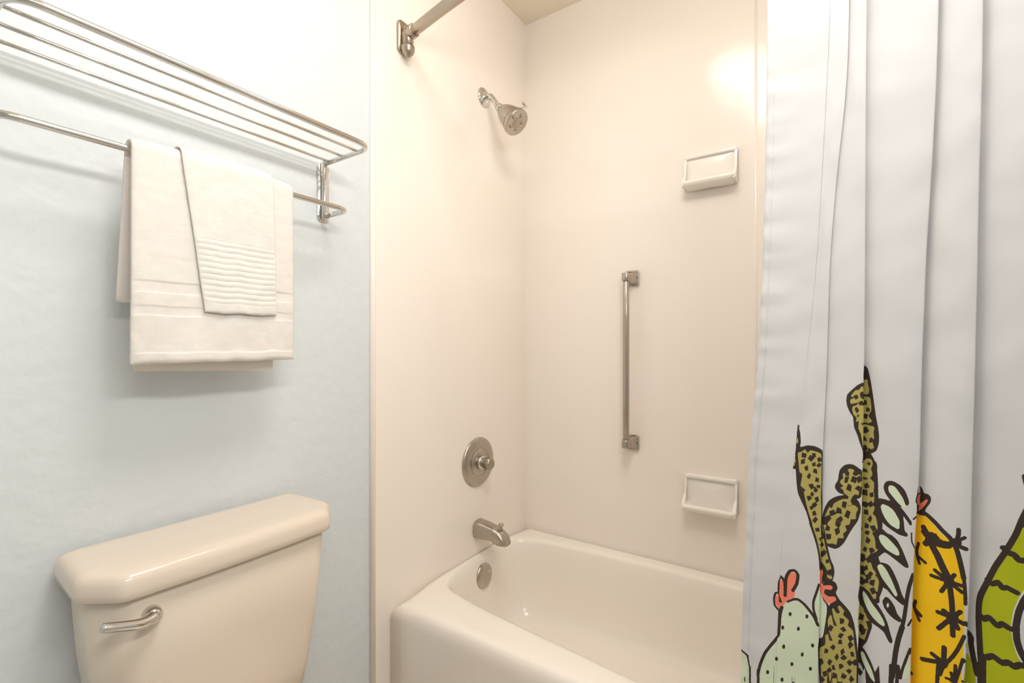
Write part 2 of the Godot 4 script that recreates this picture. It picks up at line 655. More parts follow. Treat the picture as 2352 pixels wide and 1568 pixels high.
const CLOTH_W := 0.62          # metres of cloth shown on the print
const CLOTH_TOP := 1.12
const CLOTH_BOTTOM := 0.06

func fill(im: Image, pts: PackedVector2Array, c: Color) -> void:
	var lo := 1e9
	var hi := -1e9
	for p in pts:
		lo = minf(lo, p.y)
		hi = maxf(hi, p.y)
	var n := pts.size()
	for y in range(maxi(0, int(lo)), mini(im.get_height() - 1, int(hi)) + 1):
		var fy := y + 0.5
		var xs := []
		for k in n:
			var a := pts[k]
			var b := pts[(k + 1) % n]
			if (a.y <= fy) != (b.y <= fy):
				xs.append(a.x + (fy - a.y) / (b.y - a.y) * (b.x - a.x))
		xs.sort()
		for k in range(0, xs.size() - 1, 2):
			var x0 := int(round(xs[k]))
			var x1 := int(round(xs[k + 1]))
			if x1 > x0:
				im.fill_rect(Rect2i(x0, y, x1 - x0, 1), c)

func smooth_outline(p: PackedVector2Array, closed: bool) -> PackedVector2Array:
	var n := p.size()
	var out := PackedVector2Array()
	for k in (n if closed else n - 1):
		var a := p[k]
		var b := p[(k + 1) % n]
		var pre := p[(k + n - 1) % n] if closed else p[maxi(k - 1, 0)]
		var post := p[(k + 2) % n] if closed else p[mini(k + 2, n - 1)]
		for s in 3:
			var q := a.cubic_interpolate(b, pre, post, s / 3.0)
			out.append(q.lerp(a.lerp(b, s / 3.0), 0.35))
	if not closed:
		out.append(p[n - 1])
	return out

func printed_cloth() -> ImageTexture:
	var w := 2048
	var h := 2048
	var im := Image.create(w, h, false, Image.FORMAT_RGBA8)
	var ink := {"w": rgb(221, 220, 221), "k": rgb(54, 41, 34), "o": rgb(186, 174, 98), "m": rgb(222, 235, 208), "r": rgb(255, 140, 114), "y": rgb(255, 204, 10), "g": rgb(182, 190, 8)}
	im.fill(ink["w"])
	var sx := w / (CLOTH_W * 10000.0)
	var sy := h / ((CLOTH_TOP - CLOTH_BOTTOM) * 10000.0)
	for shape in PRINT:
		var nums: Array = shape[2]
		var pts := PackedVector2Array()
		for k in range(0, nums.size(), 2):
			pts.append(Vector2(nums[k], CLOTH_TOP * 10000.0 - nums[k + 1]))
		var c: Color = ink[shape[0]]
		var width: float = shape[1]
		if width == 0.0:
			if pts.size() > 4:
				pts = smooth_outline(pts, true)
			for k in pts.size():
				pts[k] = pts[k] * Vector2(sx, sy)
			fill(im, pts, c)
		else:
			pts = smooth_outline(pts, false)
			for q in Geometry2D.offset_polyline(pts, width / 2.0, Geometry2D.JOIN_ROUND, Geometry2D.END_ROUND):
				var s := PackedVector2Array()
				for p in q:
					s.append(p * Vector2(sx, sy))
				fill(im, s, c)
	im.generate_mipmaps()
	return ImageTexture.create_from_image(im)

func curtain() -> void:
	var o := thing("shower_curtain", "white shower curtain printed with outlined cacti, drawn to one side of the tub", "curtain")
	var ref := cloth_row(0.8)
	var run := PackedFloat32Array([0.0])
	for k in range(1, ref.size()):
		run.append(run[k - 1] + ref[k].distance_to(ref[k - 1]))
	var noise := FastNoiseLite.new()
	noise.seed = 5
	noise.frequency = 1.0
	noise.fractal_octaves = 2
	var rows := []
	var uvs := []
	var hem := []
	var hem_uv := []
	var count := 190
	for r in count + 1:
		var y := lerpf(2.025, CLOTH_BOTTOM, float(r) / count)
		var row := cloth_row(y)
		var s := PackedVector3Array()
		var uv := PackedVector2Array()
		for k in row.size():
			var q := row[k]
			var u := run[k]
			var soft := noise.get_noise_2d(u * 9.0 + y * 3.0, y * 7.0 - u * 4.0) * 0.0022
			var pucker := 0.0
			if u < 0.05:
				pucker = sin(y * 130.0 + noise.get_noise_1d(y * 20.0) * 4.0) * 0.0012 * (1.0 - u / 0.05)
			s.append(Vector3(q.x + soft + pucker, y, q.y))
			uv.append(Vector2(u / CLOTH_W, (CLOTH_TOP - y) / (CLOTH_TOP - CLOTH_BOTTOM)))
		rows.append(s)
		uvs.append(uv)
		# the stitched side hem: a doubled strip along the free edge
		var e := PackedVector3Array()
		var euv := PackedVector2Array()
		var z0 := s[0].z
		for k in 7:
			var z := z0 - 0.001 + 0.0125 * k / 6.0
			var near := 0
			while near < s.size() - 1 and s[near + 1].z < z:
				near += 1
			var lift := 0.0022 * sqrt(1.0 - pow(absf(k / 3.0 - 1.0), 4.0)) + sin(y * 170.0 + k * 0.7) * 0.0006
			e.append(Vector3(s[near].x - lift, y, z))
			euv.append(Vector2(maxf(0.0, z - z0) / CLOTH_W, uv[0].y))
		hem.append(e)
		hem_uv.append(euv)
	var st := mb()
	skin(st, rows, true, false, uvs)
	var cloth := mat(Color.WHITE, 0.75)
	cloth.albedo_texture = printed_cloth()
	cloth.texture_repeat = false
	cloth.backlight_enabled = true
	cloth.backlight = Color(0.25, 0.25, 0.25)
	obj("cloth", st, cloth, o)
	st = mb()
	skin(st, hem, true, false, hem_uv)
	obj("side_hem", st, cloth, o)

# ------------------------------------------------------------------ towel shelf and towels
func towel_shelf() -> void:
	var o := thing("towel_shelf", "chrome wire towel shelf with a hanging bar beneath, on the wall above the toilet", "towel rack")
	var y := 1.5703
	var x0 := 0.1455
	var x1 := 0.7455
	var st := mb()
	var zf := 0.1945
	tube(st, bent([Vector3(x0, y, 0.016), Vector3(x0, y, zf), Vector3(x1, y, zf), Vector3(x1, y, 0.016)], 0.042, 12), [0.0063], 18)
	obj("shelf_frame", st, M.chrome, o)
	for z in [0.030, 0.087, 0.1425]:
		st = mb()
		tube(st, PackedVector3Array([Vector3(x0 + 0.001, y + 0.003, z), Vector3(0.3, y + 0.003, z), Vector3(0.6, y + 0.003, z), Vector3(x1 - 0.001, y + 0.003, z)]), [0.0034], 12)
		obj("rail", st, M.chrome, o)
	var yb := 1.4356
	st = mb()
	tube(st, bent([Vector3(x0, yb, 0.016), Vector3(x0, yb, 0.11), Vector3(x1, yb, 0.11), Vector3(x1, yb, 0.016)], 0.030, 10), [0.0062], 18)
	obj("towel_bar", st, M.chrome, o)
	for x in [x0, x1]:
		st = mb()
		slab(st, rounded(rect(0.034, 0.152), 0.017, 10), Vector3(x + 0.002, 1.4985, 0.0002), Vector3.RIGHT, Vector3.UP, 0.004, 0.0015)
		var plate := obj("wall_plate", st, M.chrome, o)
		for s in [0.030, -0.046]:
			st = mb()
			lathe(st, Vector3(x + 0.0095, 1.4985 + s, 0.004), Vector3(0, 0, 1), [[0.0045, 0.0], [0.0045, 0.001], [0.003, 0.0022], [0.0006, 0.0024]], 16)
			obj("screw", st, M.steel, plate)
		st = mb()
		tube(st, PackedVector3Array([Vector3(x, 1.5775, 0.0115), Vector3(x, 1.573, 0.0115), Vector3(x, 1.50, 0.0115), Vector3(x, 1.434, 0.0115), Vector3(x, 1.4285, 0.0115)]), [0.006, 0.0072, 0.0072, 0.0072, 0.006], 16)
		obj("post", st, M.chrome, o)

func drape(st: SurfaceTool, top: Vector2, bottom: Vector2, arc: float, thick: float, y_front: float, y_back: float, shape: Callable, wave_seed: int) -> void:
	# a thick cloth hung over the towel bar: top and bottom give its left and right edge (x) there
	var by := 1.4356
	var bz := 0.11
	var noise := FastNoiseLite.new()
	noise.seed = wave_seed
	noise.frequency = 1.0
	var line := []      # [y, z, normal y, normal z, share of the way down the front, front?]
	var back_n := 26
	for k in back_n:
		var t := float(k) / back_n
		line.append([lerpf(y_back, by, t), bz - arc - 0.034 * (1.0 - t), 0.0, -1.0, 1.0 - t, 0.0])
	for k in 15:
		var a := PI * (1.0 - k / 14.0)
		line.append([by + sin(a) * arc, bz + cos(a) * arc, sin(a), cos(a), 0.0, 0.0])
	var front_n := 230
	for k in range(1, front_n + 1):
		var t := float(k) / front_n
		line.append([lerpf(by, y_front, t), bz + arc, 0.0, 1.0, t, 1.0])
	var across := 40
	var secs := []
	for i in line.size():
		var q: Array = line[i]
		var left := lerpf(top.x, bottom.x, q[4])
		var right := lerpf(top.y, bottom.y, q[4])
		var ends := minf(i, line.size() - 1 - i)
		var cut := sqrt(clampf(1.0 - pow(1.0 - clampf(ends / 6.0, 0.0, 1.0), 2.0), 0.03, 1.0))
		var outer := PackedVector3Array()
		var inner := PackedVector3Array()
		for j in across + 1:
			var s := lerpf(-1.0, 1.0, float(j) / across)
			s = sign(s) * (1.0 - pow(1.0 - absf(s), 1.35))
			var body := sqrt(maxf(0.0, 1.0 - pow(absf(s), 8.0)))
			var x := lerpf(left, right, (s + 1.0) / 2.0)
			var yy: float = q[0]
			var wave: float = noise.get_noise_2d(x * 9.0, yy * 4.0) * 0.016 * maxf(0.0, by - yy) + noise.get_noise_2d(x * 30.0, yy * 26.0) * 0.0012
			var h := thick / 2.0 * cut * body
			var add: float = 0.0
			if q[5] > 0.5:
				add = shape.call(x, yy) * body
				yy += noise.get_noise_1d(x * 12.0) * 0.004 * q[4]
			var n := Vector3(0, q[2], q[3])
			if q[5] > 0.5:
				wave += 0.030 * maxf(0.0, by - yy) * maxf(0.0, 1.0 - pow((x - 0.447) / 0.15, 2.0))
			var c := Vector3(x, yy, q[1] + (wave if q[5] > 0.5 else -absf(wave) * 0.5))
			outer.append(c + n * (h + add))
			inner.append(c - n * h)
		inner.reverse()
		outer.append_array(inner)
		secs.append(outer)
	loft(st, secs)

func towels() -> void:
	var o := thing("bath_towel", "large folded white bath towel hanging on the chrome bar", "towel")
	var st := mb()
	drape(st, Vector2(0.3035, 0.5915), Vector2(0.3015, 0.592), 0.0148, 0.0155, 1.0735, 1.18, func(_x: float, y: float) -> float:
		var a := 0.0
		if y < 1.214 and y > 1.156:
			a = -0.0016
			if y > 1.172 and y < 1.196:
				a = -0.0004
		if y < 1.092:
			a = 0.0016
		return a, 31)
	obj("front_fold", st, M.towel, o)
	# the longer layer behind, seen under the front one
	st = mb()
	var secs := []
	for k in 16:
		var t := k / 15.0
		var y := lerpf(1.42, 1.055, t)
		var zc := lerpf(0.1075, 0.096, t)
		var h := 0.0048 * sqrt(clampf(1.0 - pow(t, 30.0), 0.04, 1.0))
		var s := PackedVector3Array()
		for p in rounded(rect(0.246, h * 2.0), h * 0.95, 5):
			s.append(Vector3(0.435 + p.x + 0.004 * t, y - 0.004 * p.x * t * 8.0, zc + p.y))
		secs.append(s)
	loft(st, secs)
	obj("back_layer", st, M.towel, o)
	o = thing("hand_towel", "small white hand towel with ribbed border draped over the bath towel", "towel")
	st = mb()
	drape(st, Vector2(0.374, 0.541), Vector2(0.409, 0.546), 0.0274, 0.0072, 1.1645, 1.33, func(_x: float, y: float) -> float:
		var a := 0.0
		if y < 1.300 and y > 1.182:
			a = -0.0012 + 0.0016 * pow(absf(sin((1.300 - y) / 0.0108 * PI)), 0.7)
		return a, 31)
	obj("cloth", st, M.towel, o)

# ------------------------------------------------------------------ rod and fittings
func rod_x(z: float) -> float:
	return 1.027 - 0.204 * z + 0.204 / ROOM_Z * z * z

func curtain_rod() -> void:
	var o := thing("curtain_rod", "brushed nickel curved curtain rod with swivel wall bracket", "curtain rod")
	var y := 2.043
	var st := mb()
	var path := PackedVector3Array()
	for k in 41:
		var z := lerpf(0.052, ROOM_Z - 0.052, k / 40.0)
		path.append(Vector3(rod_x(z), y, z))
	tube(st, path, [0.0158], 24)
	obj("rod", st, M.nickel, o)
	for s in [0, 1]:
		var sg := 1.0 if s == 0 else -1.0
		var zw := PANEL if s == 0 else ROOM_Z - PANEL
		st = mb()
		slab(st, rounded(rect(0.042, 0.098), 0.016, 8), Vector3(1.013, y - 0.006, zw if s == 0 else zw - 0.009), Vector3.RIGHT, Vector3.UP, 0.009, 0.003)
		var br := obj("wall_bracket", st, M.nickel, o)
		st = mb()
		lathe(st, Vector3(1.018, y + 0.020, zw + sg * 0.022), Vector3.DOWN, [[0.010, -0.001], [0.0155, 0.0], [0.0165, 0.003], [0.0165, 0.052], [0.0155, 0.0525], [0.0155, 0.0540], [0.0185, 0.0545], [0.0200, 0.058], [0.0200, 0.068], [0.0165, 0.077], [0.0090, 0.085], [0.0030, 0.089], [0.0006, 0.0905]], 28)
		obj("swivel", st, M.nickel, br)
		st = mb()
		var dir := Vector3(-0.2, 0, sg).normalized()
		lathe(st, Vector3(1.022, y, zw + sg * 0.012), dir, [[0.016, 0.0], [0.0185, 0.004], [0.0192, 0.040], [0.0185, 0.043], [0.0165, 0.0435]], 28)
		obj("socket", st, M.nickel, br)
		st = mb()
		lathe(st, Vector3(1.013 , y - 0.0185, zw + sg * 0.045), Vector3(0, -1, 0), [[0.003, 0.0], [0.003, 0.0015], [0.001, 0.002]], 12)
		obj("set_screw", st, M.chrome, br)

func shower_head() -> void:
	var o := thing("shower_fixture", "brushed round shower head with five nozzles on a bent wall arm", "shower head")
	var x := 1.420
	var st := mb()
	lathe(st, Vector3(x, 2.033, PANEL), Vector3(0, 0, 1), [[0.034, 0.0], [0.0355, 0.001], [0.034, 0.004], [0.026, 0.0085], [0.017, 0.011], [0.012, 0.0115]], 40)
	obj("wall_flange", st, M.chrome, o)
	st = mb()
	tube(st, bent([Vector3(x, 2.033, 0.010), Vector3(x, 2.033, 0.036), Vector3(x, 1.974, 0.079)], 0.028, 10), [0.0105], 18)
	obj("arm", st, M.chrome, o)
	var ax := Vector3(0, -0.076, 0.0775).normalized()
	var neck := Vector3(x, 1.979, 0.0755)
	st = mb()
	lathe(st, neck, ax, [[0.0105, 0.0], [0.0150, 0.001], [0.0155, 0.010], [0.0125, 0.013], [0.0120, 0.018]], 32)
	obj("ball_joint", st, M.chrome, o)
	st = mb()
	lathe(st, neck, ax, [[0.012, 0.016], [0.018, 0.018], [0.0235, 0.026], [0.031, 0.042], [0.0375, 0.062], [0.0420, 0.082], [0.0440, 0.096], [0.0465, 0.0975], [0.0480, 0.100], [0.0480, 0.112], [0.0465, 0.1145], [0.0440, 0.1135]], 48)
	obj("bell", st, M.steel, o)
	st = mb()
	lathe(st, neck, ax, [[0.0440, 0.110], [0.0440, 0.1125], [0.0400, 0.1115], [0.0230, 0.1125], [0.0200, 0.1140], [0.001, 0.1145]], 48)
	var face := obj("face_plate", st, M.nickel, o)
	var f := frame_of(ax)
	for k in 5:
		var a := TAU * (k + 0.25) / 5.0
		st = mb()
		lathe(st, neck + f[0] * cos(a) * 0.0255 + f[1] * sin(a) * 0.0255 + ax * 0.1115, ax, [[0.0058, 0.0], [0.0056, 0.0046], [0.0046, 0.0054], [0.0030, 0.0054], [0.0024, 0.0005], [0.0004, 0.0005]], 16)
		obj("nozzle", st, M.steel, face)
	# spray lever on top of the bell
	st = mb()
	var up := ax.cross(Vector3.RIGHT).normalized()
	if up.y < 0:
		up = -up
	var p0 := neck + ax * 0.088 + up * 0.041 + Vector3(0.010, 0, 0)
	tube(st, PackedVector3Array([p0, p0 + up * 0.008, p0 + up * 0.018]), [0.0040], 12)
	tube(st, PackedVector3Array([p0 + up * 0.021 + Vector3(-0.012, 0.004, 0), p0 + up * 0.0205, p0 + up * 0.021 + Vector3(0.013, -0.004, 0)]), [0.0052, 0.0045, 0.0058], 12)
	obj("spray_lever", st, M.chrome, o)

func shower_valve() -> void:
	var o := thing("shower_valve", "round brushed escutcheon with a single knob on the shower wall", "valve")
	var at := Vector3(1.384, 0.681, PANEL)
	var st := mb()
	lathe(st, at, Vector3(0, 0, 1), [[0.080, 0.0], [0.0890, 0.0], [0.0900, 0.002], [0.0885, 0.0055], [0.0840, 0.0085], [0.060, 0.0125], [0.052, 0.0130], [0.0505, 0.0110], [0.0485, 0.0110], [0.047, 0.0140], [0.034, 0.0165], [0.030, 0.0160], [0.028, 0.0150], [0.020, 0.0150]], 64)
	obj("escutcheon", st, M.steel, o)
	st = mb()
	lathe(st, at, Vector3(0, 0, 1), [[0.0235, 0.014], [0.0245, 0.016], [0.0245, 0.024], [0.0215, 0.027], [0.018, 0.028]], 40)
	obj("sleeve", st, M.chrome, o)
	st = mb()
	var secs := []
	for q in [[0.015, 0.026, 0.0], [0.0185, 0.030, 0.02], [0.0205, 0.040, 0.05], [0.0215, 0.054, 0.05], [0.0210, 0.060, 0.03], [0.0180, 0.064, 0.0], [0.0085, 0.0650, 0.0], [0.0075, 0.0642, 0.0], [0.001, 0.0642, 0.0]]:
		var s := PackedVector3Array()
		for k in 60:
			var a := TAU * k / 60
			var r: float = q[0] * (1.0 + q[2] * cos(a * 6.0))
			s.append(at + Vector3(cos(a) * r, sin(a) * r, q[1]))
		secs.append(s)
	loft(st, secs)
	obj("knob", st, M.nickel, o)
	st = mb()
	block(st, at + Vector3(0.030, -0.030, 0.0165), Vector3(0.004, 0.016, 0.004), 0.0012)
	obj("pointer", st, M.chrome, o)

func tub_spout() -> void:
	var o := thing("tub_spout", "brushed metal tub spout with diverter pull above the overflow plate", "faucet")
	var x := 1.385
	var st := mb()
	var secs := []
	# [z, top y, bottom y, half width]
	for q in [[0.0072, 0.469, 0.407, 0.030], [0.011, 0.4715, 0.4045, 0.0325], [0.030, 0.4700, 0.4050, 0.0318], [0.060, 0.4660, 0.4065, 0.0302], [0.085, 0.4610, 0.4085, 0.0288], [0.090, 0.4600, 0.4080, 0.0285], [0.0925, 0.4590, 0.4000, 0.0284], [0.110, 0.4520, 0.3985, 0.0276], [0.124, 0.4430, 0.3990, 0.0262], [0.134, 0.4310, 0.4000, 0.0235], [0.1395, 0.4190, 0.4015, 0.0200]]:
		var s := PackedVector3Array()
		var cy: float = (q[1] + q[2]) / 2.0
		var hy: float = (q[1] - q[2]) / 2.0
		for k in 32:
			var a := TAU * k / 32
			var cx := signf(cos(a)) * pow(absf(cos(a)), 0.72)
			var sy := signf(sin(a)) * pow(absf(sin(a)), 0.72)
			s.append(Vector3(x + cx * q[3], cy + sy * hy, q[0]))
		secs.append(s)
	loft(st, secs)
	obj("spout_body", st, M.steel, o)
	st = mb()
	lathe(st, Vector3(x, 0.450, 0.112), Vector3.UP, [[0.0045, 0.0], [0.0045, 0.012], [0.005, 0.014], [0.0095, 0.019], [0.0098, 0.022], [0.007, 0.0245], [0.001, 0.025]], 22)
	obj("diverter_pull", st, M.steel, o)

func grab_bar() -> void:
	var o := thing("grab_bar", "vertical brushed steel grab bar on the long shower wall", "grab bar")
	var wx := WALL_X - PANEL
	var bx := 1.662
	var z := 0.4685
	var st := mb()
	tube(st, PackedVector3Array([Vector3(bx, 0.745, z), Vector3(bx, 0.9, z), Vector3(bx, 1.2, z), Vector3(bx, 1.362, z)]), [0.0115], 28)
	obj("bar", st, M.steel, o)
	for s in [-1.0, 1.0]:
		var y := 1.3545 if s > 0 else 0.7525
		st = mb()
		slab(st, rounded(rect(0.050, 0.056), 0.006, 4), Vector3(wx - 0.005, y, z + 0.008), Vector3(0, 0, 1), Vector3.UP, 0.005, 0.0015)
		# slab() thickens along z x y = -x; the taper runs from the plate to the bar
		var secs := []
		for q in [[wx - 0.004, 0.048, 0.052], [wx - 0.010, 0.044, 0.046], [wx - 0.020, 0.030, 0.036], [wx - 0.034, 0.026, 0.032], [bx + 0.004, 0.026, 0.031]]:
			var sec := PackedVector3Array()
			for p in rounded(rect(q[1], q[2]), 0.006, 4):
				sec.append(Vector3(q[0], y + p.y, z + p.x + 0.006 * clampf((q[0] - bx) / 0.05, 0.0, 1.0)))
			secs.append(sec)
		loft(st, secs)
		var br := obj("bracket", st, M.steel, o)
		st = mb()
		lathe(st, Vector3(bx, y + s * 0.0155, z), Vector3(0, -s, 0), [[0.0100, 0.0], [0.0145, 0.0012], [0.0155, 0.004], [0.0155, 0.027], [0.0145, 0.0295], [0.0118, 0.0300]], 28)
		obj("end_cap", st, M.steel, br)
		for dz in [0.026, 0.0]:
			st = mb()
			lathe(st, Vector3(wx - 0.0092 if dz > 0.0 else wx - 0.0125, y + (0.0 if dz > 0.0 else s * 0.0215), z + dz), Vector3(-1, 0, 0), [[0.0030, 0.0], [0.0030, 0.0018], [0.0008, 0.0022]], 12)
			obj("screw", st, M.dark, br)

func soap_dish(at: Vector3, label: String) -> void:
	# wall-mounted tray: back plate, top rail, two cheeks and a lipped tray. Local x runs along the wall (world z), z out of it
	var o := thing("soap_dish", label, "soap dish", at, "ceramic soap dishes on the long shower wall")
	o.rotation.y = -PI / 2
	var w := 0.168
	var st := mb()
	block(st, Vector3(0, 0.062, 0.005), Vector3(w, 0.120, 0.010), 0.003, 0.008)
	obj("back_plate", st, M.ceramic, o)
	st = mb()
	block(st, Vector3(0, 0.1145, 0.008), Vector3(w, 0.013, 0.016), 0.005, 0.006)
	obj("top_rail", st, M.ceramic, o)
	for s in [-1.0, 1.0]:
		st = mb()
		slab(st, rounded([Vector2(0.0, 0.004), Vector2(0.052, 0.006), Vector2(0.050, 0.022), Vector2(0.020, 0.056), Vector2(0.0135, 0.118), Vector2(0.0, 0.119)], 0.010, 5), Vector3(s * (w / 2 - 0.0045) + 0.0045, 0, 0), Vector3(0, 0, 1), Vector3.UP, 0.009, 0.003)
		obj("cheek", st, M.ceramic, o)
	# tray with a raised front lip and rounded front corners
	st = mb()
	var secs := []
	for q in [[0.0, -0.018], [0.001, -0.014], [0.008, -0.005], [0.016, 0.0005], [0.0215, 0.0], [0.0255, -0.0035], [0.0270, -0.0085], [0.0258, -0.0145], [0.0205, -0.0185], [0.0175, -0.0235], [0.0170, -0.034]]:
		var e: float = q[1]
		var out := PackedVector3Array()
		for p in rounded([Vector2(-w / 2 - e, 0.0), Vector2(w / 2 + e, 0.0), Vector2(w / 2 + e, 0.056 + e), Vector2(-w / 2 - e, 0.056 + e)], 0.016, 6):
			out.append(Vector3(p.x, q[0], p.y))
		secs.append(out)
	loft(st, secs)
	obj("tray", st, M.ceramic, o)

func soap_dishes() -> void:
	soap_dish(Vector3(WALL_X - PANEL, 1.635, 0.7475), "upper white ceramic soap dish, high on the shower wall above the grab bar's top")
	soap_dish(Vector3(WALL_X - PANEL, 0.546, 0.7475), "lower white ceramic soap dish, on the shower wall just above the bathtub rim")

